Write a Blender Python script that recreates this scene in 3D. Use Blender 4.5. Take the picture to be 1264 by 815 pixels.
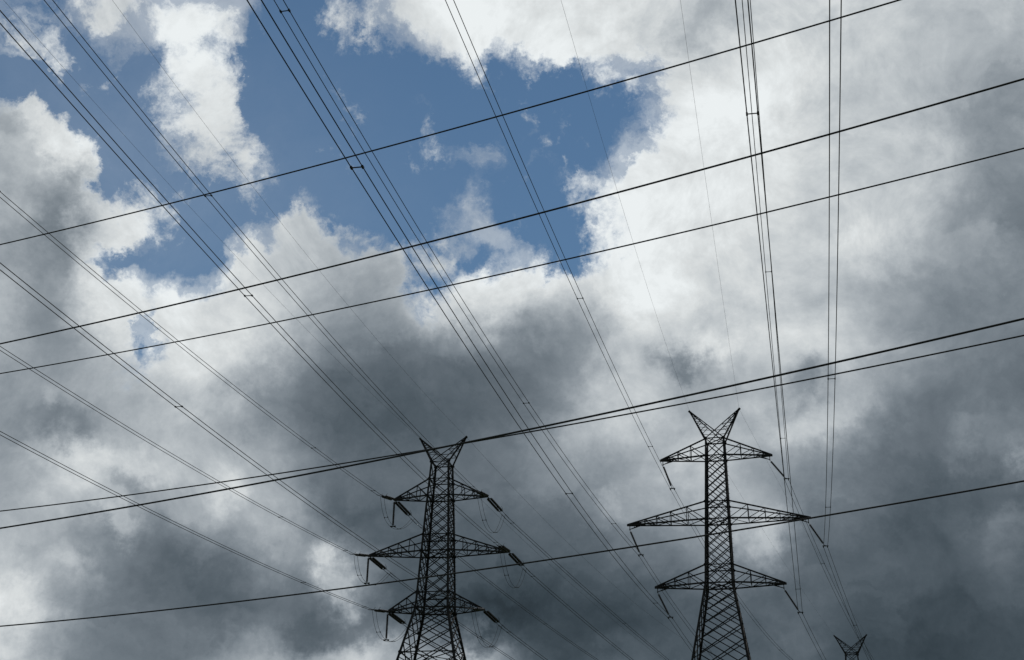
# Overhead power lines under a broken, stormy sky: two lattice pylons, a far third one,
# their twin conductors, and a nearer line of six single conductors crossing in front.
import bpy, math, random
import numpy as np
from mathutils import Vector, Matrix

random.seed(7)
scene = bpy.context.scene
col = scene.collection
for ob in list(bpy.data.objects):
    bpy.data.objects.remove(ob)

# ------------------------------------------------------------------ camera
PITCH, ROLL = 0.421247, 0.026330
cam_data = bpy.data.cameras.new("camera")
cam_data.sensor_width = 36.0
cam_data.sensor_fit = 'HORIZONTAL'
cam_data.lens = 52.69
cam_data.clip_start = 0.1
cam_data.clip_end = 20000.0
cam = bpy.data.objects.new("camera", cam_data)
col.objects.link(cam)
fwd = Vector((0, math.cos(PITCH), math.sin(PITCH)))
up0 = Vector((0, -math.sin(PITCH), math.cos(PITCH)))
r0 = Vector((1, 0, 0))
rgt = r0 * math.cos(ROLL) + up0 * math.sin(ROLL)
upv = -r0 * math.sin(ROLL) + up0 * math.cos(ROLL)
cam.matrix_world = Matrix(((rgt.x, upv.x, -fwd.x, 0), (rgt.y, upv.y, -fwd.y, 0),
                           (rgt.z, upv.z, -fwd.z, 1.6), (0, 0, 0, 1)))
scene.camera = cam

# ------------------------------------------------------------------ exposure
vs = scene.view_settings
scene.display_settings.display_device = 'sRGB'
vs.view_transform = 'Standard'
vs.look = 'None'
vs.exposure = 0.0
vs.gamma = 1.0
vs.use_curve_mapping = False

# ------------------------------------------------------------------ sun (behind the clouds, ahead and high)
SUN_EL, SUN_AZ = math.radians(58), math.radians(14)      # azimuth from +Y towards +X
sun_dir = Vector((math.sin(SUN_AZ) * math.cos(SUN_EL), math.cos(SUN_AZ) * math.cos(SUN_EL), math.sin(SUN_EL)))
sd = bpy.data.lights.new("sun", 'SUN')
sd.energy = 1.2
sd.angle = math.radians(10)
sd.color = (1.0, 0.95, 0.88)
sun = bpy.data.objects.new("sun", sd)
sun.rotation_euler = (-sun_dir).to_track_quat('-Z', 'Y').to_euler()
sun.location = (0, 0, 200)
col.objects.link(sun)

# ------------------------------------------------------------------ sky: Nishita air with a cloud layer in front of it
# The cloud masses of that afternoon: how much cloud (0 open sky .. 9 solid) and how bright, on a grid of
# sight lines 50 units apart; read into a table of azimuth and elevation, then broken up by fractal noise.
COVER = """
2 1.5 5 5 6.4 5.8 2.5 0 2.5 4 8 9 9 9 9 9 9 9 9 9 9 9 9 9 9
1.5 2.5 1 4.2 5.6 5 0 0 1 2 3 7 8 7 8 8 9 9 9 9 9 9 9 9 9
1 2 0 3 5 4.2 0 0 0 0 0 0 1 1 0 0.5 6 9 9 9 9 9 9 9 9
9 7 0 1 3.5 3.6 1 0 0 0 0 1 1 1 0 4 9 9 9 9 9 9 9 9 9
9 9 3 0 1 3 1 0 0 0 0 1 1 0 2.5 9 9 9 9 9 9 9 9 9 9
9 9 8 6 0 0 3 5 0 0 0.5 3 3 0.5 3 9 9 9 9 9 9 9 9 9 9
9 9 7 1 0 3 8 9 8 8 2 1.5 7 2.5 6 9 9 9 9 9 9 9 9 9 9
9 9 9 9 7 9 9 9 9 9 5 8 9 9 9 9 9 9 9 9 9 9 9 9 9
9 9 9 6 9 9 9 9 9 9 9 9 9 9 9 9 9 9 9 9 9 9 9 9 9
9 9 9 9 9 9 9 9 9 9 9 9 9 9 9 9 9 9 9 9 9 9 9 9 9
9 9 9 9 9 9 9 9 9 9 9 9 9 9 9 9 9 9 9 9 9 9 9 9 9
9 9 9 9 9 9 9 9 9 9 9 9 9 9 9 9 9 9 9 9 9 9 9 9 9
9 9 9 9 9 9 9 9 9 9 9 9 9 9 9 9 9 9 9 9 9 9 9 9 9
9 9 9 9 9 9 9 9 9 9 9 9 9 9 9 9 9 9 9 9 9 9 9 9 9
9 9 9 9 9 9 9 9 9 9 9 9 9 9 9 9 9 9 9 9 9 9 9 9 9
9 9 9 9 9 9 9 9 9 9 9 9 9 9 9 9 9 9 9 9 9 9 9 9 9
9 9 9 9 9 9 9 9 9 9 9 9 9 9 9 9 9 9 9 9 9 9 9 9 9
"""
LIGHT = """
202 198 200 200 225 210 198 198 198 194 215 232 225 222 222 215 205 193 210 205 202 200 195 190 195
192 202 195 200 220 205 198 198 194 194 198 215 222 222 222 222 205 202 215 222 205 198 195 190 180
192 200 195 200 215 202 198 198 194 194 198 210 205 205 205 215 220 230 232 222 202 198 192 180 170
180 215 205 200 205 202 198 198 194 194 198 202 202 205 210 215 225 228 225 215 200 198 192 180 165
192 185 210 205 200 202 200 198 194 194 198 202 202 210 215 220 222 222 220 218 202 202 200 190 163
185 160 205 220 205 202 202 195 188 188 191 194 205 210 220 228 222 218 215 208 198 200 190 155 130
175 150 200 205 205 205 205 195 174 174 184 198 215 210 215 228 220 205 205 202 192 185 165 140 130
180 140 205 215 215 200 195 175 149 149 188 215 205 179 194 228 222 202 205 198 180 160 145 133 135
165 135 185 205 215 205 205 155 124 124 134 134 129 129 144 188 194 194 191 194 195 175 150 130 125
155 165 165 185 195 192 150 110  99  97  97 104 109 129 159 194 164 164 174 159 175 160 130 125 115
145 140 145 160 180 160 125 110  99  91  89  94 104 129 184 188 174 169 174 179 178 138 108 103 108
155 195 198 192 175 175 180 120 104  99 101 101 109 134 149 159 184 184 159 139 123 113 103 103 103
165 175 165 145 175 165 185 135 106 101  96  96  96 111 126 151 151 166 161 131 123 108  93  88  88
185 165 135 115 110 125 165 145 111  96  86  86  86  91  96 116 126 131 161 111 103  96  88  83  93
195 165 125 105  95  95 105 125 156  96  81  76  71  76  81  91  96 106 111 101  98  90  83  76  88
180 145 115 110 110 105 125 110 111 111  96  76  63  66  71  76  81  86  91  91  88  80  76  73  80
165 145 120 115 115 145 165 145 181 171 141 131 121  86  86  96  91  86  91  91  88  80  76  73  80
"""


def grid(txt):
    return np.array([[float(v) for v in ln.split()] for ln in txt.strip().splitlines()])


def sample(g, x, y):
    """Catmull-Rom lookup of a sight-line grid (first node at 25,25, 50 apart), edges held."""
    fx = min(max((x - 25) / 50.0, -0.5), g.shape[1] - 0.5)
    fy = min(max((y - 25) / 50.0, -0.5), g.shape[0] - 0.5)
    ix, iy = int(math.floor(fx)), int(math.floor(fy))
    tx, ty = fx - ix, fy - iy

    def w(t):
        return (-.5*t + t*t - .5*t**3, 1 - 2.5*t*t + 1.5*t**3, .5*t + 2*t*t - 1.5*t**3, -.5*t*t + .5*t**3)
    s = 0.0
    for a, wy in enumerate(w(ty)):
        j = min(max(iy - 1 + a, 0), g.shape[0] - 1)
        for b, wx in enumerate(w(tx)):
            i = min(max(ix - 1 + b, 0), g.shape[1] - 1)
            s += wx * wy * g[j, i]
    return s


AZ0, AZ1, NAZ = -25.0, 24.6, 32           # table columns, degrees of azimuth
EL0, EL1, NEL = 10.0, 38.5, 20            # table rows, degrees of elevation
FOCAL = 1850.0
COVER_G, LIGHT_G = grid(COVER) / 9.0, grid(LIGHT) / 255.0
tab = np.zeros((NEL, NAZ, 2))
for j in range(NEL):
    el = math.radians(EL0 + (EL1 - EL0) * j / (NEL - 1))
    for i in range(NAZ):
        az = math.radians(AZ0 + (AZ1 - AZ0) * i / (NAZ - 1))
        d = Vector((math.sin(az) * math.cos(el), math.cos(az) * math.cos(el), math.sin(el)))
        k = FOCAL / d.dot(fwd)
        x, y = 632 + k * d.dot(rgt), 407.5 - k * d.dot(upv)
        tab[j, i] = sample(COVER_G, x, y), sample(LIGHT_G, x, y)
# prefilter the rows so that the cubic B-spline across them passes through the table
A = np.diag([4 / 6.0] * NEL) + np.diag([1 / 6.0] * (NEL - 1), 1) + np.diag([1 / 6.0] * (NEL - 1), -1)
A[0, 0] += 1 / 6.0
A[-1, -1] += 1 / 6.0
tab = np.linalg.solve(A, tab.reshape(NEL, -1)).reshape(NEL, NAZ, 2)
tab = 0.25 + 0.5 * tab                    # keep ramp colours inside 0..1

world = bpy.data.worlds.new("World")
scene.world = world
world.use_nodes = True
nt = world.node_tree
nt.nodes.clear()


def N(kind, **kw):
    n = nt.nodes.new(kind)
    for k, v in kw.items():
        setattr(n, k, v)
    return n


def put(sock, v):
    if isinstance(v, bpy.types.NodeSocket):
        nt.links.new(v, sock)
    else:
        sock.default_value = v


def M(op, a, b=None, c=None, clamp=False):
    n = N('ShaderNodeMath', operation=op, use_clamp=clamp)
    for i, v in enumerate((a, b, c)):
        if v is not None:
            put(n.inputs[i], v)
    return n.outputs[0]


def V(op, a, b=None, c=None, scale=None):
    n = N('ShaderNodeVectorMath', operation=op)
    for i, v in enumerate((a, b, c)):
        if v is not None:
            put(n.inputs[i], v)
    if scale is not None:
        put(n.inputs['Scale'], scale)
    return n


def smooth(v, lo, hi, a=0.0, b=1.0):
    n = N('ShaderNodeMapRange', interpolation_type='SMOOTHSTEP')
    for i, x in enumerate((v, lo, hi, a, b)):
        put(n.inputs[i], x)
    return n.outputs[0]


def noise(vec, scale, detail, rough, lac=2.0, dist=0.0, colour=False):
    n = N('ShaderNodeTexNoise')
    n.noise_dimensions = '3D'
    put(n.inputs['Vector'], vec)
    for k, v in (('Scale', scale), ('Detail', detail), ('Roughness', rough), ('Lacunarity', lac), ('Distortion', dist)):
        put(n.inputs[k], v)
    return n.outputs['Color' if colour else 'Fac']


geo = N('ShaderNodeTexCoord')
D = geo.outputs['Generated']              # the sight line itself: the sky stays put wherever one stands
warp = V('SUBTRACT', noise(D, 24.0, 8.0, 0.66, colour=True), (0.5, 0.5, 0.5)).outputs[0]
Dw = V('MULTIPLY_ADD', warp, (0.055, 0.055, 0.055), D).outputs[0]
Dn = V('NORMALIZE', Dw).outputs[0]
sx = N('ShaderNodeSeparateXYZ')
put(sx.inputs[0], Dn)
az = M('ARCTAN2', sx.outputs[0], sx.outputs[1])
el = M('ARCSINE', sx.outputs[2])
u = M('MULTIPLY_ADD', az, math.degrees(1) / (AZ1 - AZ0), -AZ0 / (AZ1 - AZ0), clamp=True)
v_ = M('MULTIPLY_ADD', el, math.degrees(1) / (EL1 - EL0), -EL0 / (EL1 - EL0), clamp=True)
v = M('MULTIPLY', v_, (NEL - 1) * 0.5)    # half units per row: the kernel below spans two rows


def kernel():
    n = N('ShaderNodeFloatCurve')
    n.mapping.extend = 'HORIZONTAL'
    c = n.mapping.curves[0]
    pts = []
    for i in range(17):
        t = 2.0 * i / 16
        w = (4 - 6 * t * t + 3 * t ** 3) / 6 if t < 1 else (2 - t) ** 3 / 6
        pts.append((i / 16, w))
    c.points[0].location = pts[0]
    c.points[1].location = pts[-1]
    for p in pts[1:-1]:
        c.points.new(*p)
    for p in c.points:
        p.handle_type = 'AUTO'
    n.mapping.update()
    return n


acc = None
for j in range(-1, NEL + 1):
    jj = min(max(j, 0), NEL - 1)
    rp = N('ShaderNodeValToRGB')
    cr = rp.color_ramp
    cr.interpolation = 'CARDINAL'
    while len(cr.elements) < NAZ:
        cr.elements.new(1.0)
    for i in range(NAZ):
        cr.elements[i].position = i / (NAZ - 1)
    for i in range(NAZ):
        a, b = tab[jj, i]
        cr.elements[i].color = (a, b, 0, 1)
    put(rp.inputs[0], u)
    kn = kernel()
    put(kn.inputs['Value'], M('MINIMUM', M('ABSOLUTE', M('SUBTRACT', v, j * 0.5)), 1.0))
    ad = N('ShaderNodeMix', data_type='RGBA', blend_type='ADD', clamp_result=False)
    put(ad.inputs[0], kn.outputs[0])
    put(ad.inputs[6], acc if acc is not None else (0, 0, 0, 1))
    put(ad.inputs[7], rp.outputs[0])
    acc = ad.outputs[2]
tb = V('MULTIPLY_ADD', acc, (2, 2, 2), (-0.5, -0.5, 0)).outputs[0]
st = N('ShaderNodeSeparateXYZ')
put(st.inputs[0], tb)
# away from the part of the sky that was recorded: ordinary broken cloud
known = V('DOT_PRODUCT', D, tuple(fwd)).outputs['Value']
kf = smooth(known, math.cos(math.radians(32)), math.cos(math.radians(24)))
far_n = noise(D, 3.5, 4.0, 0.55)


def kmix(a, b):
    return M('ADD', M('MULTIPLY', a, M('SUBTRACT', 1.0, kf)), M('MULTIPLY', b, kf))


cov = kmix(M('MULTIPLY_ADD', far_n, 1.6, -0.05), st.outputs[0])
lum = kmix(M('MULTIPLY_ADD', far_n, -0.5, 0.8), st.outputs[1])

# single shreds, rents and bright heads: sight line x, y, half sizes, tilt (degrees), cover, light, veil
SHREDS = [
    (655, 112, 11, 36, 12, .24, .0, 0), (646, 150, 20, 18, 0, .14, .0, 0), (598, 185, 20, 12, 10, .16, .0, 0),
    (560, 145, 34, 20, 30, .05, .0, 0), (592, 250, 13, 26, -25, .26, .02, 0), (622, 268, 30, 16, -12, .30, .02, 0),
    (552, 302, 26, 20, 0, .28, .0, 0), (716, 205, 14, 34, 15, .14, .0, 0), (660, 270, 22, 14, 0, -.45, .0, 0),
    (62, 68, 42, 15, 50, .20, .0, 0), (24, 80, 26, 10, -25, .30, .02, 0), (18, 20, 30, 12, -20, .18, .0, 0),
    (80, 95, 12, 20, 0, .30, .03, 0), (165, 417, 13, 20, 15, -.66, .0, 0), (148, 320, 30, 17, 5, -.6, .0, 0),
    (528, 384, 22, 14, -50, -.26, .0, 0), (598, 322, 38, 22, -15, -.45, .0, 0), (700, 296, 30, 46, 0, -.6, .0, 0),
    (690, 325, 24, 14, 0, -.45, .0, 0), (505, 345, 18, 30, -10, -.22, .0, 0), (640, 345, 44, 36, 0, .35, .06, 0), (800, 88, 28, 22, 40, -.35, -.05, 0), (700, 90, 60, 22, -8, -.35, .0, 0),
    (176, 26, 22, 14, 30, -.18, -.02, 0), (266, 64, 20, 22, 0, -.38, .0, 0), (196, 78, 18, 22, 0, -.40, .0, 0),
    (316, 90, 16, 60, 0, -.38, .0, 0), (338, 165, 20, 40, 0, -.26, .0, 0), (256, 50, 44, 60, 0, .06, .03, 0), (425, 62, 36, 40, 0, -.35, .0, 0), (555, 98, 90, 22, 5, -.45, .0, 0), (668, 112, 60, 24, 0, -.35, .0, 0), (860, 190, 90, 100, 0, .0, .03, 0), (262, 115, 30, 45, -15, .10, .0, 0), (182, 130, 30, 40, 0, -.25, .0, 0), (150, 10, 72, 24, 10, .34, .0, 0), (278, 150, 22, 34, -20, .16, .02, 0), (296, 200, 22, 26, 0, .22, .0, 0), (340, 185, 14, 12, 0, .28, .0, 0),
    (250, 60, 60, 60, 0, .10, .05, 0), (440, 25, 26, 44, 30, .30, .0, 0), (470, 45, 26, 30, 0, .25, .0, 0), (368, 40, 30, 60, 0, -.5, .0, 0),
    (880, 20, 55, 26, -20, .0, -.09, 0), (842, 52, 22, 18, 0, .0, -.06, 0), (600, 25, 70, 34, 0, .2, .03, 0),
    (74, 184, 30, 22, 20, .10, .12, 0), (40, 150, 26, 14, 25, .05, .08, 0), (58, 122, 70, 20, 22, -.50, .0, 0), (126, 196, 22, 34, 0, -.50, .0, 0), (45, 245, 60, 60, 0, .0, -.10, 0), (76, 255, 15, 55, 0, .0, -.06, 0), (18, 160, 44, 26, 0, .0, -.09, 0), (24, 232, 18, 30, 0, .0, .06, 0), (55, 330, 60, 30, 0, .0, -.04, 0), (1240, 120, 90, 110, 0, .0, -.10, 0), (1240, 225, 60, 60, 0, .0, -.06, 0), (1120, 60, 60, 60, 0, .0, -.04, 0), (780, 290, 60, 120, 0, .0, .065, 0), (655, 78, 90, 10, 3, -.25, .0, 0), (112, 255, 26, 40, 0, .35, .05, 0), (165, 285, 28, 26, 0, .30, .03, 0), (90, 235, 16, 40, 0, .0, -.06, 0),
    (135, 350, 40, 36, 0, .3, .05, 0), (215, 372, 40, 22, 25, .2, .04, 0), (300, 322, 24, 30, -30, .35, .05, 0), (375, 290, 26, 34, -20, .3, -.02, 0), (250, 320, 22, 30, 0, -.35, .0, 0),
    (404, 700, 20, 22, 0, .0, .26, 0), (426, 738, 15, 20, 0, .0, .20, 0), (155, 646, 26, 15, 20, .0, .20, 0), (140, 640, 60, 20, 20, .0, -.05, 0), (88, 692, 22, 16, 40, .0, .10, 0), (45, 672, 26, 30, 0, .0, -.07, 0),
    (435, 803, 44, 20, -10, .0, .16, 0), (585, 812, 44, 16, 0, .0, .20, 0), (18, 790, 34, 22, 0, .0, .10, 0), (22, 745, 40, 26, 0, .0, .10, 0), (375, 790, 40, 18, -15, .0, -.10, 0),
    (845, 447, 36, 17, 6, .0, -.16, 0), (760, 445, 30, 30, 0, .0, .07, 0), (885, 430, 40, 18, 10, .0, .10, 0), (988, 478, 34, 20, -30, .0, -.13, 0), (1000, 525, 60, 20, 0, .0, .05, 0), (820, 455, 30, 12, 0, .0, -.06, 0),
    (1085, 298, 40, 26, -20, .0, .06, 0), (1212, 308, 34, 22, 0, .0, .10, 0), (1262, 562, 22, 26, 0, .0, .16, 0), (1205, 528, 40, 18, -15, .0, .08, 0), (1180, 570, 24, 14, 20, .0, .05, 0),
    (948, 655, 18, 34, 0, .0, .12, 0), (932, 672, 14, 18, 0, .0, .06, 0), (760, 622, 13, 16, 0, .0, .08, 0), (975, 790, 30, 20, 0, .0, .04, 0), (1245, 640, 30, 20, 0, .0, .05, 0), (1230, 660, 34, 40, 20, .0, .06, 0),
    (95, 560, 46, 15, 15, .0, .10, 0), (160, 600, 24, 16, 0, .0, -.14, 0), (70, 512, 44, 18, 5, .0, -.09, 0), (60, 490, 14, 20, 0, .0, .08, 0), (185, 570, 50, 16, 25, .0, .06, 0), (275, 605, 20, 30, 0, .0, .10, 0), (300, 490, 24, 12, 30, .0, -.06, 0),
    (110, 200, 240, 170, 0, .0, .0, .11), (400, 270, 160, 90, 0, .0, .0, .03),
]


def sight(x, y):
    return (fwd + rgt * ((x - 632) / FOCAL) - upv * ((y - 407.5) / FOCAL)).normalized()


Dh = V('MULTIPLY_ADD', warp, (0.075, 0.075, 0.075), D).outputs[0]
sh = (0, 0, 0)
for (x, y, hx, hy, tilt, dc, dl, dv) in SHREDS:
    c0 = sight(x, y)
    e1 = (sight(x + 1, y) - c0).normalized()
    e2 = (c0.cross(e1)).normalized()
    if e2.dot(upv) > 0:
        e2 = -e2                          # points down the picture of the sky
    t = math.radians(tilt)
    a1 = (e1 * math.cos(t) + e2 * math.sin(t)) * (FOCAL / hx)
    a2 = (-e1 * math.sin(t) + e2 * math.cos(t)) * (FOCAL / hy)
    pa = M('SUBTRACT', V('DOT_PRODUCT', Dh, tuple(a1)).outputs['Value'], a1.dot(c0))
    pb = M('SUBTRACT', V('DOT_PRODUCT', Dh, tuple(a2)).outputs['Value'], a2.dot(c0))
    r2 = M('MULTIPLY_ADD', pa, pa, M('MULTIPLY', pb, pb))
    g = M('EXPONENT', M('MULTIPLY', r2, -1.0))
    sh = V('ADD', V('SCALE', (dc, dl, dv), scale=g).outputs[0], sh).outputs[0]
sh = V('SCALE', sh, scale=kf).outputs[0]
ss = N('ShaderNodeSeparateXYZ')
put(ss.inputs[0], sh)
cov = M('ADD', cov, ss.outputs[0])
lum = M('ADD', lum, ss.outputs[1])

fb = noise(D, 15.0, 11.0, 0.64, dist=0.35)                     # ragged edges and wisps
fine = noise(Dw, 40.0, 9.0, 0.66)
fold = noise(V('MULTIPLY', Dh, (0.75, 1.0, 1.5)).outputs[0], 17.0, 7.0, 0.56, dist=0.8)   # drawn-out folds in the cloud base
edge = M('ADD', M('MULTIPLY', M('SUBTRACT', fb, 0.5), 2.3), M('MULTIPLY', M('SUBTRACT', fine, 0.5), 1.3))
open_ = smooth(cov, 0.80, 1.05, 1.0, 0.0)                       # solid overcast has no holes
cov2 = M('MULTIPLY_ADD', edge, open_, cov)
mask = smooth(cov2, 0.12, 0.84)
wisp = M('MULTIPLY_ADD', M('SUBTRACT', fold, 0.5), 1.1, M('MULTIPLY_ADD', M('SUBTRACT', fine, 0.5), 0.5, cov))
mask = M('MAXIMUM', mask, smooth(wisp, 0.08, 0.66, 0.0, 0.44))
mask = M('MAXIMUM', mask, ss.outputs[2])
thin = smooth(cov2, 0.45, 1.0, 1.0, 0.0)

# billows: the side of each lump towards the light is brighter; the dark sheets stay soft
lit = V('MULTIPLY_ADD', (1, 1, 1), tuple(sun_dir * 0.010), D).outputs[0]
relief = M('SUBTRACT', fb, noise(lit, 15.0, 11.0, 0.64, dist=0.35))
soft = noise(Dw, 8.0, 5.0, 0.50)
crisp = smooth(lum, 0.35, 0.85, 0.30, 1.0)
l2 = M('MULTIPLY_ADD', M('MULTIPLY', relief, crisp), 0.44, lum)
l3 = M('MULTIPLY_ADD', M('MULTIPLY', M('SUBTRACT', soft, 0.5), lum), 0.20, l2)
l3 = M('MULTIPLY_ADD', M('MULTIPLY', M('SUBTRACT', fold, 0.5), M('MULTIPLY', lum, M('SUBTRACT', 1.02, lum))), 0.68, l3)
l3 = M('MULTIPLY_ADD', M('MULTIPLY', M('SUBTRACT', fine, 0.5), M('MULTIPLY', M('MULTIPLY', lum, crisp), M('MULTIPLY_ADD', open_, 0.6, 0.4))), 0.14, l3)
l3 = M('MULTIPLY_ADD', thin, 0.06, l3)
l3 = M('MINIMUM', M('MAXIMUM', l3, 0.17), 0.94)
lin = M('POWER', l3, 2.2)
tint = N('ShaderNodeValToRGB')                                 # thick cloud is bluer than the bright tops
for i, (p, c) in enumerate(((0.25, (0.70, 1.0, 1.25)), (0.42, (0.82, 1.0, 1.17)), (0.62, (0.895, 1.0, 1.09)), (0.85, (0.955, 1.0, 1.012)))):
    e = tint.color_ramp.elements[i] if i < 2 else tint.color_ramp.elements.new(p)
    e.position = p
    e.color = c + (1,)
put(tint.inputs[0], l3)
STRENGTH = 0.058
cloud = V('SCALE', tint.outputs[0], scale=M('MULTIPLY', lin, 1.0 / STRENGTH)).outputs[0]

sky = N('ShaderNodeTexSky')
sky.sky_type = 'NISHITA'
sky.sun_disc = False
sky.sun_elevation = SUN_EL
sky.sun_rotation = SUN_AZ
sky.altitude = 0
sky.air_density = 1.0
sky.dust_density = 0.0
sky.ozone_density = 3.0
mx = N('ShaderNodeMix', data_type='RGBA')
put(mx.inputs['Factor'], mask)
put(mx.inputs[6], V('MULTIPLY', sky.outputs[0], (0.93, 1.06, 1.02)).outputs[0])
put(mx.inputs[7], cloud)
bg = N('ShaderNodeBackground')
put(bg.inputs['Color'], mx.outputs[2])
bg.inputs['Strength'].default_value = STRENGTH
wo = N('ShaderNodeOutputWorld')
nt.links.new(bg.outputs[0], wo.inputs[0])
FIT = {
  'th': 0.421247,
  'ro': 0.02633,
  'f': 1850,
  'qR': [18.910528, 129.424855, 0.228729, 52.0, 47.325721, 41.30646, 35.466925, 2.277478, 5.041319, 8.151345, 5.713888],
  'qL': [-6.438444, 138.155569, 0.202163, 51.744231, 45.603303, 40.101731, 34.663513, 2.299267, 4.58305, 6.819143, 4.593628],
  'T': [50.703152, 218.035852, 0.245076],
  'endR': {'tL': [14.986087, 130.338476, 44.539996], 'tR': [25.000114, 128.007183, 44.968415], 'mL': [12.099549, 131.01047, 38.436189], 'mR': [27.963628, 127.317269, 38.637762], 'bL': [14.584566, 130.431951, 32.711043], 'bR': [25.549126, 127.879372, 32.82489], 'pL': [16.692366, 129.941249, 52.0], 'pR': [21.12869, 128.908461, 52.0]},
  'Rin': {'tL': [3.371219, -0.088381, 0.000533], 'mL': [3.388937, -0.097694, 0.000802], 'bL': [3.350351, -0.141892, 0.000556], 'tR': [3.343091, -0.086885, 0.000682], 'bR': [3.346115, -0.070234, 0.000171], 'mR': [3.343093, -0.186299, 0.001002], 'pL': [3.35349, -0.118876, 0.000766], 'pR': [3.336673, -0.066909, 0.000387]},
  'Lin': {'tL': [3.380653, -0.096691, 0.000499], 'mL': [3.402226, -0.102997, 0.00057], 'bL': [3.391248, -0.116718, 0.000544], 'tR': [3.342684, -0.115021, 0.000553], 'mR': [3.306465, -0.148331, 0.000428], 'bR': [3.360726, -0.106198, 0.00046], 'pL': [3.364682, -0.103573, 0.000541], 'pR': [3.365564, -0.10431, 0.000756]},
  'Lout': {'tR': [0.381142, -0.055159, 0.000264], 'mR': [0.374511, -0.056211, 0.00041], 'bR': [0.36379, -0.050558, 0.000541], 'tL': [0.368235, -0.057614, 0.000509], 'mL': [0.372365, -0.056722, 0.000421], 'bL': [0.367688, -0.041032, 0.0005], 'pR': [0.343914, -0.059469, 0.000682], 'pL': [0.366519, -0.08, 0.0005]},
  'YI': {'tL': [-12.004041, 134.222802, 44.509449], 'mL': [-14.17281, 134.770052, 38.927093], 'bL': [-12.089897, 133.884398, 33.590318], 'tR': [-2.910339, 132.897804, 44.724919], 'mR': [-0.664942, 132.696205, 39.546658], 'bR': [-3.088368, 132.033219, 33.463513], 'pL': [-8.690886, 138.617237, 51.744231], 'pR': [-4.186003, 137.693902, 51.744231]},
  'YO': {'tL': [-9.444819, 143.043167, 44.993055], 'mL': [-11.511748, 143.8228, 39.657003], 'bL': [-9.304014, 143.449605, 34.276891], 'tR': [-0.477095, 141.17141, 45.119223], 'mR': [1.689859, 140.659305, 39.645347], 'bR': [-0.493457, 141.097808, 34.202636], 'pL': [-8.690886, 138.617237, 51.744231], 'pR': [-4.186003, 137.693902, 51.744231]},
  'FG': [[[-0.108593, 24.285658, 17.0], [17.007352, 0.018212, 0.001529], -7.493239, 13.984203], [[-0.048833, 22.470069, 13.7], [13.704564, -0.004262, 0.001685], -8.518915, 12.437781], [[-0.036228, 31.005473, 17.0], [16.967438, 0.014646, 0.00142], -11.550824, 16.983404], [[0.045199, 23.613875, 10.3], [10.290575, -0.02545, 0.001663], -8.42111, 12.202835], [[0.064273, 32.973134, 13.7], [13.685704, 0.003515, 0.001459], -11.717655, 17.163422], [[0.134714, 31.926288, 10.3], [10.288976, -0.012011, 0.001472], -10.95226, 15.952096]],
}

# ------------------------------------------------------------------ materials
def material(name, colour, rough=0.6, metal=0.0, vary=0.25, scale=3.0, spec=0.3):
    m = bpy.data.materials.new(name)
    m.use_nodes = True
    t = m.node_tree
    b = t.nodes['Principled BSDF']
    co = t.nodes.new('ShaderNodeTexCoord')
    nz = t.nodes.new('ShaderNodeTexNoise')
    nz.inputs['Scale'].default_value = scale
    nz.inputs['Detail'].default_value = 6
    t.links.new(co.outputs['Object'], nz.inputs['Vector'])
    rp = t.nodes.new('ShaderNodeValToRGB')
    rp.color_ramp.elements[0].position = 0.3
    rp.color_ramp.elements[1].position = 0.7
    rp.color_ramp.elements[0].color = tuple(c * (1 - vary) for c in colour) + (1,)
    rp.color_ramp.elements[1].color = tuple(c * (1 + vary) for c in colour) + (1,)
    t.links.new(nz.outputs['Fac'], rp.inputs[0])
    t.links.new(rp.outputs[0], b.inputs['Base Color'])
    b.inputs['Roughness'].default_value = rough
    b.inputs['Metallic'].default_value = metal
    b.inputs['Specular IOR Level'].default_value = spec
    return m


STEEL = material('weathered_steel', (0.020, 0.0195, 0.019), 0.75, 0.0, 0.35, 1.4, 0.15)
FITTING = material('dark_fitting', (0.03, 0.03, 0.03), 0.6, 0.0, 0.2, 8.0, 0.2)
WIRE = material('aged_conductor', (0.035, 0.035, 0.036), 0.7, 0.0, 0.15, 2.0, 0.15)
SHIELD = material('aged_earth_wire', (0.06, 0.06, 0.06), 0.7, 0.0, 0.15, 2.0, 0.2)
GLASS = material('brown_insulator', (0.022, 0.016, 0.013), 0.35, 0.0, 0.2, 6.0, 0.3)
FIELD = material('field', (0.060, 0.085, 0.030), 0.95, 0.0, 0.45, 0.08, 0.1)

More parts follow.
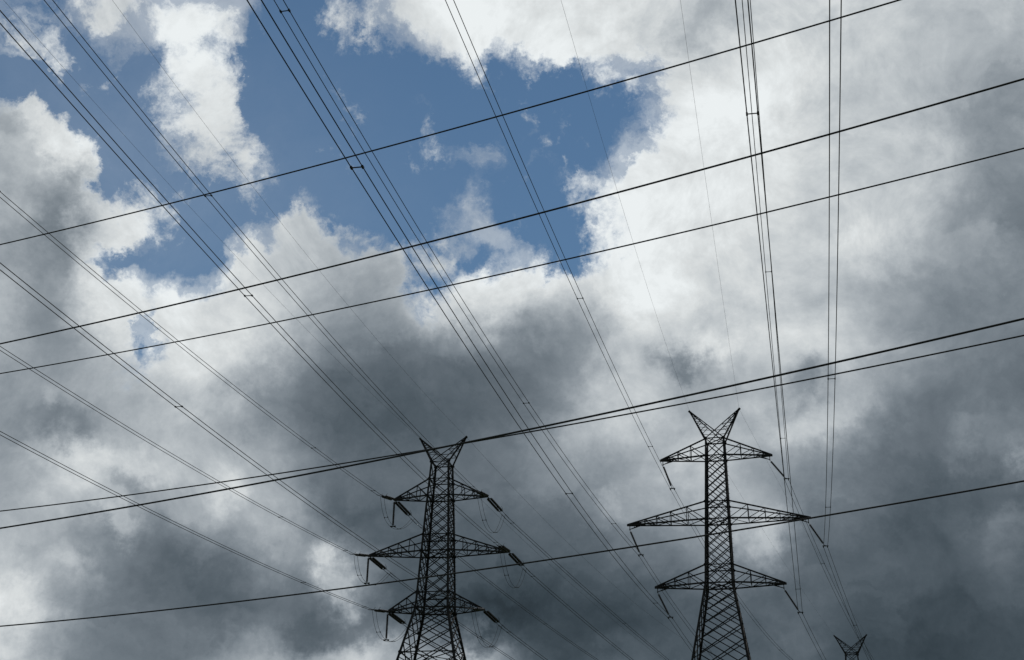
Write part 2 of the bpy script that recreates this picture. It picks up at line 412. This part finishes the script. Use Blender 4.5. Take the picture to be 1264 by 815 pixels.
# ------------------------------------------------------------------ mesh helpers
class MB:
    def __init__(self):
        self.v, self.f = [], []

    def prism(self, a, b, profile, ref):
        """Extrude a closed 2-D profile from a to b."""
        a, b = Vector(a), Vector(b)
        w = (b - a)
        if w.length < 1e-6:
            return
        w.normalize()
        ref = Vector(ref)
        x = ref - w * ref.dot(w)
        if x.length < 1e-4:
            x = Vector((0.31, 0.55, 0.77)) - w * w.dot(Vector((0.31, 0.55, 0.77)))
        x.normalize()
        y = w.cross(x)
        n0, k = len(self.v), len(profile)
        for p in (a, b):
            for (s, t) in profile:
                self.v.append(p + x * s + y * t)
        for i in range(k):
            j = (i + 1) % k
            self.f.append((n0 + i, n0 + j, n0 + k + j, n0 + k + i))
        self.f.append(tuple(n0 + i for i in reversed(range(k))))
        self.f.append(tuple(n0 + k + i for i in range(k)))

    def angle(self, a, b, w, ref=(0, 0, 1), flip=1):
        """A rolled steel angle section of flange width w."""
        t = max(0.010, w * 0.13)
        h = w * 0.35
        self.prism(a, b, [(-h, -h * flip), (w - h, -h * flip), (w - h, (t - h) * flip), (t - h, (t - h) * flip),
                          (t - h, (w - h) * flip), (-h, (w - h) * flip)], ref)

    def bar(self, a, b, wx, wy=None, ref=(0, 0, 1)):
        wy = wy or wx
        self.prism(a, b, [(-wx/2, -wy/2), (wx/2, -wy/2), (wx/2, wy/2), (-wx/2, wy/2)], ref)

    def tube(self, pts, r, n=6):
        pts = [Vector(p) for p in pts]
        n0 = len(self.v)
        for i, p in enumerate(pts):
            d = (pts[min(i+1, len(pts)-1)] - pts[max(i-1, 0)]).normalized()
            s = d.cross(Vector((0, 0, 1)))
            if s.length < 1e-3:
                s = Vector((1, 0, 0))
            s.normalize()
            t = s.cross(d)
            for k in range(n):
                a = 2 * math.pi * k / n
                self.v.append(p + s * (r * math.cos(a)) + t * (r * math.sin(a)))
        for i in range(len(pts) - 1):
            for k in range(n):
                a, b = n0 + i*n + k, n0 + i*n + (k+1) % n
                self.f.append((a, b, b + n, a + n))
        self.f.append(tuple(n0 + k for k in reversed(range(n))))
        self.f.append(tuple(n0 + (len(pts)-1)*n + k for k in range(n)))

    def lathe(self, a, b, prof, n=12):
        """Rings of (fraction along a->b, radius)."""
        a, b = Vector(a), Vector(b)
        d = (b - a).normalized()
        s = d.cross(Vector((0.2, 0.9, 0.3))).normalized()
        t = d.cross(s)
        n0 = len(self.v)
        for (f, r) in prof:
            c = a.lerp(b, f)
            for k in range(n):
                g = 2 * math.pi * k / n
                self.v.append(c + s * (r * math.cos(g)) + t * (r * math.sin(g)))
        for i in range(len(prof) - 1):
            for k in range(n):
                p, q = n0 + i*n + k, n0 + i*n + (k+1) % n
                self.f.append((p, q, q + n, p + n))
        self.f.append(tuple(n0 + k for k in reversed(range(n))))
        self.f.append(tuple(n0 + (len(prof)-1)*n + k for k in range(n)))

    def build(self, name, mat, parent=None, label=None, smooth=False):
        me = bpy.data.meshes.new(name)
        me.from_pydata([tuple(v) for v in self.v], [], self.f)
        if smooth:
            me.polygons.foreach_set('use_smooth', [True] * len(me.polygons))
        me.materials.append(mat)
        me.update()
        o = bpy.data.objects.new(name, me)
        col.objects.link(o)
        if parent:
            o.parent = parent
        if label:
            o['label'] = label
        return o


def thing(name, label, cat, loc=(0, 0, 0), rz=0.0, group=None):
    o = bpy.data.objects.new(name, None)
    o.empty_display_size = 0.5
    o.location = loc
    o.rotation_euler = (0, 0, rz)
    col.objects.link(o)
    o['label'], o['category'] = label, cat
    if group:
        o['group'] = group
    return o


# ------------------------------------------------------------------ ground (below the picture)
def make_ground():
    m = MB()
    n, R = 48, 6000.0
    radii = [0, 15, 40, 90, 180, 350, 700, 1500, 3000, R]
    m.v.append(Vector((0, 0, 0)))
    for r in radii[1:]:
        for k in range(n):
            a = 2 * math.pi * k / n
            m.v.append(Vector((r * math.cos(a), r * math.sin(a), 0)))
    for k in range(n):
        m.f.append((0, 1 + k, 1 + (k + 1) % n))
    for i in range(len(radii) - 2):
        for k in range(n):
            a, b = 1 + i*n + k, 1 + i*n + (k+1) % n
            m.f.append((a, a + n, b + n, b))
    g = m.build('ground', FIELD)
    g['kind'] = 'structure'
    g['label'] = 'open grassy field below the pylons'


make_ground()

# ------------------------------------------------------------------ lattice pylons
def lattice_face(m, hw, z0, z1, face, size, pitch_k, span_k, single=False):
    """Crossing diagonals on one face of a square tapering body, from z1 down to z0."""
    def corner(z, s):
        h = hw(z)
        e = 0.012
        if face == 0: return Vector((s*h, -h + e, z))
        if face == 1: return Vector((-s*h, h - e, z))
        if face == 2: return Vector((h - e, s*h, z))
        return Vector((-h + e, -s*h, z))
    nrm = [(0, -1, 0), (0, 1, 0), (1, 0, 0), (-1, 0, 0)][face]
    z = z1
    while z > z0 + 0.15:
        span = 2 * hw(z) * span_k
        lo = z - span
        f = 1.0
        if lo < z0:
            f = (z - z0) / span
            lo = z0
        for s in (-1, 1):
            a, b = corner(z, s), corner(lo, -s)
            if f < 1.0:
                c = corner(lo, s)
                b = c.lerp(b, f)
            off = Vector(nrm) * (0.02 * s)
            m.angle(a + off, b + off, size, nrm, s)
        z -= span if single else span * pitch_k
    if not single:                        # the half panels that start at the top edge
        span = 2 * hw(z1) * span_k
        for s in (-1, 1):
            a = corner(z1, s).lerp(corner(z1, -s), 0.5)
            b = corner(max(z1 - span * 0.5, z0), -s)
            off = Vector(nrm) * (0.02 * s)
            m.angle(a + off, b + off, size, nrm, s)


def ring(m, h, z, size, plan=True):
    c = [Vector((-h, -h, z)), Vector((h, -h, z)), Vector((h, h, z)), Vector((-h, h, z))]
    for i in range(4):
        m.angle(c[i], c[(i+1) % 4], size, (0, 0, 1))
    if plan:
        m.angle(c[0] + Vector((0, 0, .03)), c[2] + Vector((0, 0, .03)), size * 0.7)
        m.angle(c[1] - Vector((0, 0, .03)), c[3] - Vector((0, 0, .03)), size * 0.7)


def gusset(m, p, nrm, s):
    """A bolted joint plate lying on the face with normal nrm."""
    n = Vector(nrm)
    m.prism(Vector(p) + n * 0.020, Vector(p) + n * 0.034,
            [(s, 0.35*s), (0.35*s, s), (-0.35*s, s), (-s, 0.35*s), (-s, -0.35*s), (-0.35*s, -s), (0.35*s, -s), (s, -0.35*s)],
            (0, 0, 1) if abs(n.z) < .9 else (1, 0, 0))


def make_pylon(name, label, loc, rz, spec):
    root = thing(name, label, 'pylon', loc, rz, spec.get('group'))
    prof = spec['profile']                # (z, half width) from the ground up

    def hw(z):
        for (za, a), (zb, b) in zip(prof, prof[1:]):
            if z <= zb:
                return a + (b - a) * (z - za) / (zb - za)
        return prof[-1][1]
    ztop = prof[-1][0]
    LW, BW = spec['leg'], spec['brace']
    for sx_, sy_ in ((-1, -1), (1, -1), (1, 1), (-1, 1)):
        m = MB()
        zs = [p[0] for p in prof]
        for za, zb in zip(zs, zs[1:]):
            w = LW * (1.25 if zb < 36 else 1.0)
            m.angle((sx_*hw(za), sy_*hw(za), za), (sx_*hw(zb), sy_*hw(zb), zb + 0.02), w, (-sx_, 0, 0), -sx_*sy_*-1)
        if sx_ * sy_ > 0 and sx_ > 0:     # climbing bolts up one leg
            z = 6.0
            while z < ztop - 0.4:
                h = hw(z)
                m.bar((sx_*h, sy_*h, z), (sx_*h + 0.14, sy_*h + 0.05, z), 0.022)
                z += 0.42
        m.build('leg', STEEL, root)
    m = MB()
    waist = spec['waist']
    for z0, z1, pk, sk, bw, single in spec['sections']:
        for face in range(4):
            lattice_face(m, hw, z0, z1, face, bw, pk, sk, single)
    for z, bw in spec['rings']:
        ring(m, hw(z), z, bw)
        for sx_ in (-1, 1):
            for sy_ in (-1, 1):
                gusset(m, (sx_*hw(z), sy_*hw(z), z), (0, sy_, 0), spec['plate'])
                gusset(m, (sx_*hw(z), sy_*hw(z), z), (sx_, 0, 0), spec['plate'])
    m.build('bracing', STEEL, root)
    # cross-arms
    for (z, zu, w, fr) in spec['arms']:
        for sd_ in (-1, 1):
            m = MB()
            hb, ht = hw(z), hw(zu)
            tip = Vector((sd_*w, 0, z))
            bot = {s: Vector((sd_*hb, s*hb, z)) for s in (-1, 1)}
            top = {s: Vector((sd_*ht, s*ht, zu)) for s in (-1, 1)}
            tend = {s: tip + Vector((0, s*0.07, 0.03)) for s in (-1, 1)}
            for s in (-1, 1):
                m.angle(bot[s], tip + Vector((0, s*0.07, -0.03)), spec['chord'], (0, 0, 1), s*sd_)
                m.angle(top[s], tend[s], spec['chord']*0.9, (0, 0, 1), s*sd_)
                B = [bot[s].lerp(tip, f) for f in fr]
                T = [top[s].lerp(tend[s], f) for f in fr]
                for i in range(len(fr) - 1):
                    if i > 0:
                        m.angle(B[i], T[i], BW*0.8, (0, s, 0))
                    if i < len(fr) - 2:
                        m.angle(B[i], T[i+1], BW*0.85, (0, s, 0), -1)
            for i in range(1, len(fr) - 1):
                p, q = bot[-1].lerp(tip, fr[i]), bot[1].lerp(tip, fr[i])
                m.angle(p, q, BW*0.75)
                a = bot[-1 if i % 2 else 1].lerp(tip, fr[i-1])
                b = bot[1 if i % 2 else -1].lerp(tip, fr[i])
                m.angle(a, b, BW*0.75)
                p, q = top[-1].lerp(tend[-1], fr[i]), top[1].lerp(tend[1], fr[i])
                m.angle(p, q, BW*0.7)
            m.bar(tip - Vector((sd_*0.16, 0, 0)), tip + Vector((sd_*0.07, 0, 0)), 0.15, 0.20)
            arm = m.build('crossarm', STEEL, root)
            if spec['hanger']:
                h = MB()
                x = w - 0.19
                drop = 0.42
                h.bar((sd_*x, 0, z - 0.06), (sd_*x, 0, z - drop), 0.05)
                h.bar((sd_*x, 0, z - drop + 0.02), (sd_*(x - 1.05), -0.16, z - 0.04), 0.05)
                h.bar((sd_*x, 0, z - drop + 0.02), (sd_*(x - 1.05), 0.16, z - 0.04), 0.05)
                h.bar((sd_*(x - 0.42), -0.06, z - 0.05), (sd_*(x - 0.42), -0.06, z - drop + 0.17), 0.035)
                h.bar((sd_*x, -0.07, z - drop), (sd_*x, 0.07, z - drop), 0.09)
                h.build('hanger', STEEL, arm)
    # the two horns of the V that carry the earth wires
    zp, wp = spec['peak']
    ht = hw(ztop)
    for sd_ in (-1, 1):
        m = MB()
        tip = Vector((sd_*wp, 0, zp))
        fr = [0, 0.30, 0.54, 0.73, 0.88, 1.0]
        for s in (-1, 1):
            o_ = Vector((sd_*ht, s*ht, ztop))
            i_ = Vector((-sd_*ht, s*ht, ztop))
            te = tip + Vector((0, s*0.06, 0))
            m.angle(o_, te, spec['chord'], (0, s, 0), sd_)
            m.angle(i_ + Vector((0, s*0.02*sd_, 0)), te, spec['chord']*0.75, (0, s, 0), -sd_)
            cc = i_.lerp(te, ht / (wp + ht))         # where the two horns cross
            O = [o_.lerp(te, f) for f in fr]
            I = [cc.lerp(te, f) for f in fr]
            for k in range(len(fr) - 1):
                if k:
                    m.angle(O[k], I[k], BW*0.62, (0, s, 0))
                if k < len(fr) - 2:
                    m.angle(O[k+1], I[k], BW*0.62, (0, s, 0), -1)
        for f in fr[1:-1]:
            a, b = Vector((sd_*ht, -ht, ztop)).lerp(tip, f), Vector((sd_*ht, ht, ztop)).lerp(tip, f)
            m.angle(a, b, BW*0.6)
        m.bar(tip - Vector((sd_*0.12, 0, 0.16)), tip + Vector((sd_*0.08, 0, 0.06)), 0.17, 0.20)
        m.build('earth_wire_horn', STEEL, root)
    return root


qR, qL, T3 = FIT['qR'], FIT['qL'], FIT['T']


def arms_of(q, upper, fr):
    return [(q[3+i], upper[i-1], q[7+i], fr[i-1]) for i in (1, 2, 3)]


FR3 = [0, 0.34, 0.62, 0.84, 1.0]
FR5 = [0, 0.24, 0.45, 0.63, 0.78, 0.90, 1.0]
SPEC_R = dict(profile=[(0, 7.3), (35.35, 1.20), (49.0, 0.82)], waist=35.35, leg=0.150, brace=0.074, chord=0.125, plate=0.15,
              sections=[(47.3, 49.0, .5, .98, 0.08, True), (41.3, 47.3, .5, .92, 0.07, False), (35.4, 41.3, .5, .88, 0.075, False),
                        (16.0, 35.3, .5, .70, 0.085, False), (0.2, 16.0, 1, .70, 0.11, True)],
              rings=[(49.0, 0.10), (47.33, 0.10), (42.95, 0.09), (41.31, 0.11), (37.1, 0.09), (35.45, 0.12), (16.0, .12)],
              arms=arms_of(qR, (48.95, 42.95, 37.1), (FR3, FR5, FR3)), hanger=True, peak=(qR[3], qR[7]),
              group='lattice pylons carrying the twin conductors')
SPEC_L = dict(profile=[(0, 9.0), (24.0, 3.95), (34.6, 1.55), (44.2, 1.12), (49.05, 0.86)], waist=34.6, leg=0.185, brace=0.08, chord=0.125, plate=0.17,
              sections=[(47.3, 49.05, .5, .95, 0.075, True), (45.6, 47.3, .5, .85, 0.08, True), (40.1, 45.6, .5, .85, 0.078, False),
                        (34.7, 40.1, .5, .80, 0.080, False), (24.0, 34.6, .5, .62, 0.088, False), (0.2, 24.0, 1, .62, 0.11, True)],
              rings=[(49.05, 0.09), (47.3, 0.09), (45.6, 0.12), (41.7, 0.10), (40.1, 0.13), (36.1, 0.10), (34.66, 0.14), (30.35, 0.10), (24.0, .12)],
              arms=arms_of(qL, (47.3, 41.75, 36.2), (FR3, FR5, FR3)), hanger=False, peak=(qL[3], qL[7]),
              group='lattice pylons carrying the twin conductors')

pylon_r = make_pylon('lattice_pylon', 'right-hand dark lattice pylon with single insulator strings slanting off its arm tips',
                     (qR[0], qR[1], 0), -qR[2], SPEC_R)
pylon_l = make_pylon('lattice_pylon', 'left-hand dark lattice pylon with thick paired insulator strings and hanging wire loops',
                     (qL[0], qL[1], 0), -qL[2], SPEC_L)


def copy_tree(o, parent=None):
    c = o.copy()
    col.objects.link(c)
    if parent:
        c.parent = parent
    for ch in o.children:
        copy_tree(ch, c)
    return c


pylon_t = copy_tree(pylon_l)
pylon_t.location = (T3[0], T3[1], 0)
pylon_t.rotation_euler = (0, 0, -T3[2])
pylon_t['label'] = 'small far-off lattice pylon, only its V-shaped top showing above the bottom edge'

# ------------------------------------------------------------------ wires and strings
def tips(q):
    X, Y, a = q[:3]
    ax = Vector((math.cos(a), -math.sin(a), 0))
    P = {}
    for i, n in enumerate('ptmb'):
        for s, k in ((-1, 'L'), (1, 'R')):
            P[n + k] = Vector((X, Y, q[3+i])) + ax * (s * q[7+i])
    return P


TIP_R, TIP_L = tips(qR), tips(qL)
TIP_T = tips(list(T3) + qL[3:])
END_R = {k: Vector(v) for k, v in FIT['endR'].items()}
YOKE_IN = {k: Vector(v) for k, v in FIT['YI'].items()}
YOKE_OUT = {k: Vector(v) for k, v in FIT['YO'].items()}
LEVEL = {'t': 'top', 'm': 'middle', 'b': 'bottom', 'p': 'peak'}
SIDE = {'L': 'left', 'R': 'right'}


def span_points(A, phi, b, c, s0, s1, n):
    u = Vector((math.sin(phi), math.cos(phi), 0))
    out = []
    for i in range(n + 1):
        s = s0 + (s1 - s0) * i / n
        p = A + u * s
        p.z = A.z + b * s + c * s * s
        out.append(p)
    return out, u


def reach(A, b, c, s1):
    """Stop the far end of a span well above the ground."""
    s = s1
    while A.z + b*s + c*s*s < 9.0 and s > 60:
        s -= 2
    return s


TWIN = 0.35


def add_spacer(parent, p, side, along, w=TWIN):
    m = MB()
    m.bar(p - side * (w/2 + .02), p + side * (w/2 + .02), 0.026, 0.034)
    for s in (-1, 1):
        c = p + side * (s * w / 2)
        m.bar(c - along * 0.075, c + along * 0.075, 0.062, 0.062)
    m.build('spacer', FITTING, parent)


def twin(label, group, paths, spacers, r=0.0190):
    """One bundle of two conductors following the given centre line(s), with its spacers."""
    pts = paths
    root = thing('twin_conductor', label, 'power line', pts[0], 0, group)
    o = pts[0]
    for s in (-1, 1):
        m = MB()
        line = []
        for i, p in enumerate(pts):
            d = pts[min(i+1, len(pts)-1)] - pts[max(i-1, 0)]
            side = Vector((d.y, -d.x, 0)).normalized()
            line.append(p - o + side * (s * TWIN / 2))
        m.tube(line, r)
        m.build('wire', WIRE, root, smooth=True)
    for (p, u) in spacers:
        side = Vector((u.y, -u.x, 0)).normalized()
        add_spacer(root, p - o, side, u)
    return root


def at(A, w, s):
    u = Vector((math.sin(w[0]), math.cos(w[0]), 0))
    p = A + u * s
    p.z = A.z + w[1]*s + w[2]*s*s
    d = Vector((u.x, u.y, w[1] + 2*w[2]*s)).normalized()
    return p, d


R_SPACERS = {'bL': (93.4, 54.4, 12), 'mL': (45.3, 86.2, 14), 'tL': (47.5, 15.0), 'bR': (88.5, 11.3), 'tR': (47.6, 13.8), 'mR': (57.2, 24)}
R_OUT_C = {'tR': .00086, 'mR': .00110, 'bR': .0008, 'tL': .0015, 'mL': .0018, 'bL': .0016, 'pL': .00028, 'pR': .00027}
L_SPACERS = {'mR': (70.7,), 'bR': (62.7,), 'tR': (65.6,), 'tL': (17.5, 66), 'mL': (16.9, 64), 'bL': (16.5, 62)}

WHERE_R = {'tL': 'short upper-left', 'mL': 'long middle-left', 'bL': 'lower-left', 'tR': 'short upper-right', 'mR': 'long middle-right', 'bR': 'lower-right'}


def disc_profile(n, rd, rc, f0, f1):
    pr = [(0.0, 0.02), (f0 - 0.001, 0.02)]
    for i in range(n):
        a = f0 + (f1 - f0) * i / n
        b = f0 + (f1 - f0) * (i + 1) / n
        pr += [(a, rc), (a + (b - a) * 0.30, rd), (a + (b - a) * 0.52, rd * 0.96), (a + (b - a) * 0.60, rc)]
    pr += [(f1, 0.02), (1.0, 0.02)]
    return pr


# suspension strings on the right pylon, pulled aside by the bend in the line
axR = Vector((math.cos(qR[2]), -math.sin(qR[2]), 0))
for k in ('tL', 'mL', 'bL', 'tR', 'mR', 'bR'):
    sgn = -1 if k[1] == 'L' else 1
    a = TIP_R[k] - axR * (sgn * 0.19) - Vector((0, 0, 0.46))
    e = END_R[k]
    root = thing('insulator_string', 'single slanting insulator string under the %s arm of right-hand pylon' % WHERE_R[k],
                 'insulator', a, 0, 'insulator strings of the right-hand pylon')
    d = (e - a)
    m = MB()
    m.lathe((0, 0, 0), d * 0.96, disc_profile(20, 0.100, 0.055, 0.07, 0.90), 12)
    m.build('insulator', GLASS, root, smooth=False)
    w = FIT['Rin'][k]
    u = Vector((math.sin(w[0]), math.cos(w[0]), 0))
    side = Vector((u.y, -u.x, 0))
    m = MB()
    m.bar(d - side * 0.26 + Vector((0, 0, .07)), d + side * 0.26 + Vector((0, 0, .07)), 0.06, 0.11)
    m.bar(d * 0.94, d + Vector((0, 0, .07)), 0.09)
    m.build('yoke_plate', FITTING, root)
    for s in (-1, 1):
        m = MB()
        c = d + side * (s * TWIN / 2)
        m.bar(c - u * 0.22 + Vector((0, 0, -.005)), c + u * 0.22 + Vector((0, 0, -.005)), 0.075, 0.085)
        m.bar(c, c + Vector((0, 0, .08)), 0.05)
        m.build('clamp', FITTING, root)
    # the bundle it carries: in from overhead, bent at the clamp, on to the far pylon
    x = reach(e, w[1], w[2], 185.0)
    pin, _ = span_points(e, w[0], w[1], w[2], x, 0.0, 70)
    B = TIP_T[k] + Vector((-1.3, -3.8, -0.5))
    L = math.hypot(B.x - e.x, B.y - e.y)
    c2 = R_OUT_C[k]
    b2 = (B.z - e.z - c2 * L * L) / L
    phi2 = math.atan2(B.x - e.x, B.y - e.y)
    pout, _ = span_points(e, phi2, b2, c2, 0.0, L, 40)
    sp = [at(e, w, s) for s in R_SPACERS[k]] + [at(e, (phi2, b2, c2), s) for s in (24.0, 58.0)]
    twin('pair of dark wires from overhead held at the %s arm of the right-hand pylon' % WHERE_R[k],
         'twin conductors of the right-hand pylon', pin + pout[1:], sp)

# earth wires of the right pylon
for k in ('pL', 'pR'):
    w = FIT['Rin'][k]
    A = END_R[k]
    x = reach(A, w[1], w[2], 175.0)
    pin, _ = span_points(A, w[0], w[1], w[2], x, 0.0, 60)
    B = TIP_T[k]
    L = math.hypot(B.x - A.x, B.y - A.y)
    c2 = R_OUT_C[k]
    pout, _ = span_points(A, math.atan2(B.x - A.x, B.y - A.y), (B.z - A.z - c2*L*L) / L, c2, 0.0, L, 30)
    m = MB()
    m.tube([p - A for p in pin + pout[1:]], 0.0065)
    o = m.build('earth_wire', SHIELD, smooth=True)
    o.location = A
    o['label'] = 'faint thin earth wire running over the %s horn of the right-hand pylon' % SIDE[k[1]]
    o['category'], o['group'] = 'earth wire', 'earth wires'

# strain strings, jumpers and twin conductors of the left pylon
def strain_string(label, a, e, u):
    """Two parallel insulator strings from the arm tip a to the far fittings at e."""
    root = thing('insulator_string', label, 'insulator', a, 0, 'strain insulator strings of the left-hand pylon')
    d = e - a
    dn = d.normalized()
    side = dn.cross(Vector((0, 0, 1))).normalized()
    f0, f1 = 0.10, 0.10 + 3.0 / d.length
    for s in (-1, 1):
        m = MB()
        m.lathe(d * f0 + side * (s * 0.17), d * f1 + side * (s * 0.17), disc_profile(19, 0.118, 0.055, 0.02, 0.98), 12)
        m.build('insulator', GLASS, root)
    for f, w in ((f0, 0.46), (f1 + 0.02, 0.50)):
        m = MB()
        m.bar(d * f - side * w / 2, d * f + side * w / 2, 0.10, 0.05, dn)
        if f == f0:
            m.bar((0, 0, 0), d * f, 0.07)
        m.build('yoke_plate', FITTING, root)
    c = d * (f1 + 0.02)
    for s in (-1, 1):                      # arcing horns
        m = MB()
        q = c + side * (s * 0.24)
        m.tube([q, q + Vector((0, 0, 0.18)) - dn * 0.08, q + Vector((0, 0, 0.30)) - dn * 0.42], 0.016, 5)
        m.build('arcing_horn', FITTING, root)
    for s in (-1, 1):
        m = MB()
        q0 = c + side * (s * TWIN / 2)
        q1 = d + side * (s * TWIN / 2)
        m.bar(q0, q0.lerp(q1, 0.45), 0.03)
        m.lathe(q0.lerp(q1, 0.40), q1 + dn * 0.25, [(0, .022), (.1, .038), (.8, .038), (1, .02)], 8)
        m.build('dead_end_clamp', FITTING, root)
    return root


WHERE_L = {'tL': 'upper-left', 'mL': 'middle-left', 'bL': 'lower-left', 'tR': 'upper-right', 'mR': 'middle-right', 'bR': 'lower-right'}
for k in ('tL', 'mL', 'bL', 'tR', 'mR', 'bR'):
    tip = TIP_L[k]
    name = WHERE_L[k]
    yi, yo_ = YOKE_IN[k], YOKE_OUT[k]
    wi, wo_ = FIT['Lin'][k], FIT['Lout'][k]
    ui = Vector((math.sin(wi[0]), math.cos(wi[0]), 0))
    uo = Vector((math.sin(wo_[0]), math.cos(wo_[0]), 0))
    strain_string('foreshortened dark double insulator on near side of left-hand pylon, %s arm tip' % name, tip, yi, ui)
    # the far string carries on for its fittings
    eo, du = at(yo_, wo_, 1.3)
    strain_string('thick black double insulator leading away from left-hand pylon, %s arm tip' % name, tip, eo, uo)
    x = reach(yi, wi[1], wi[2], 190.0)
    pts, _ = span_points(yi, wi[0], wi[1], wi[2], 0.0, x, 70)
    twin('pair of dark wires arriving from overhead at left-hand pylon, %s arm' % name,
         'twin conductors reaching the left-hand pylon', pts, [at(yi, wi, 1.8)] + [at(yi, wi, s) for s in L_SPACERS[k]])
    pts, _ = span_points(yo_, wo_[0], wo_[1], wo_[2], 1.3, 210.0, 70)
    twin('pair of thin wires leaving left-hand pylon, %s arm, towards lower right' % name,
         'twin conductors leaving the left-hand pylon', pts, [at(yo_, wo_, 2.7), at(yo_, wo_, 40.0)], 0.024)
    # jumper loop
    a0 = tip.lerp(yi, 0.80)
    b0 = tip.lerp(eo, 0.82)
    if k[1] == 'L':
        low = tip + Vector((0, 0, -2.72))
    else:
        low = a0.lerp(b0, 0.5) + Vector((0, 0, -2.75))
    root = thing('jumper_loop', 'slack loop of thin wires hanging below the %s arm of left-hand pylon' % name,
                 'jumper', low, 0, 'jumper loops of the left-hand pylon')
    dh = (b0 - a0)
    side = Vector((dh.y, -dh.x, 0)).normalized()
    ring_pts = []
    for i in range(33):
        t = i / 32
        q = a0.lerp(b0, t)
        shp = 1 - abs(2*t - 1) ** 2.3
        mid = a0.lerp(b0, 0.5)
        q = q + (low - mid) * shp
        ring_pts.append(q)
    for s in (-1, 1):
        m = MB()
        m.tube([p - low + side * (s * TWIN / 2) for p in ring_pts], 0.016, 6)
        m.build('wire', WIRE, root, smooth=True)
    for i in (8, 22):
        dd = (ring_pts[i+1] - ring_pts[i-1]).normalized()
        add_spacer(root, ring_pts[i] - low, side, dd)
    if k[1] == 'L':
        p0 = tip + Vector((0, 0, -0.10))
        hs = thing('pilot_insulator', 'upright insulator rod hanging straight down from %s arm tip, left-hand pylon' % name,
                   'insulator', p0, 0, 'pilot insulators of the left-hand pylon')
        m = MB()
        m.lathe((0, 0, 0), (0, 0, -2.55), disc_profile(20, 0.115, 0.07, 0.06, 0.96), 12)
        m.build('insulator', GLASS, hs)
        m = MB()
        m.bar(-side * 0.28 + Vector((0, 0, -2.55)), side * 0.28 + Vector((0, 0, -2.55)), 0.09, 0.10)
        for s in (-1, 1):
            c = side * (s * TWIN / 2) + Vector((0, 0, -2.60))
            m.bar(c - dh.normalized() * 0.16, c + dh.normalized() * 0.16, 0.08, 0.09)
        m.build('clamp', FITTING, hs)

for k in ('pL', 'pR'):
    for w, s1, txt in ((FIT['Lin'][k], 190.0, 'arriving from overhead at'), (FIT['Lout'][k], 210.0, 'leading away behind')):
        A = TIP_L[k]
        pts, _ = span_points(A, w[0], w[1], w[2], 0.0, reach(A, w[1], w[2], s1), 60)
        m = MB()
        m.tube([p - A for p in pts], 0.0075 if 'over' in txt else 0.010)
        o = m.build('earth_wire', SHIELD, smooth=True)
        o.location = A
        o['label'] = 'faint thin earth wire %s the %s horn of the left-hand pylon' % (txt, SIDE[k[1]])
        o['category'], o['group'] = 'earth wire', 'earth wires'

# ------------------------------------------------------------------ the nearer line: six single conductors crossing the view
FG_LABEL = ['topmost thick single wire crossing the blue gap from edge to edge',
            'second thick single wire from the top crossing below the blue gap',
            'third single wire from the top, just under the second one',
            'thick single wire crossing the left-hand pylon top, lower of close two at left',
            'thinner single wire crossing the left-hand pylon top, upper of close two at left',
            'lowest single wire passing the waists of both big pylons']
FG_R = [0.0150, 0.0160, 0.0165, 0.0175, 0.0175, 0.0180]
azf = math.radians(-59)
uf = Vector((math.sin(azf), math.cos(azf), 0))
for (P0, co, s0, s1), lab, r in zip(FIT['FG'], FG_LABEL, FG_R):
    P0 = Vector(P0)
    m = MB()
    n = 110
    a, b = s0 - 14, s1 + 18
    pts = []
    for i in range(n + 1):
        s = a + (b - a) * i / n
        pts.append(uf * s + Vector((0, 0, co[0] + co[1]*s + co[2]*s*s - P0.z)))
    m.tube(pts, r, 8)
    o = m.build('overhead_wire', WIRE, smooth=True)
    o.location = P0
    o['label'], o['category'], o['group'] = lab, 'power line', 'single wires crossing in front'
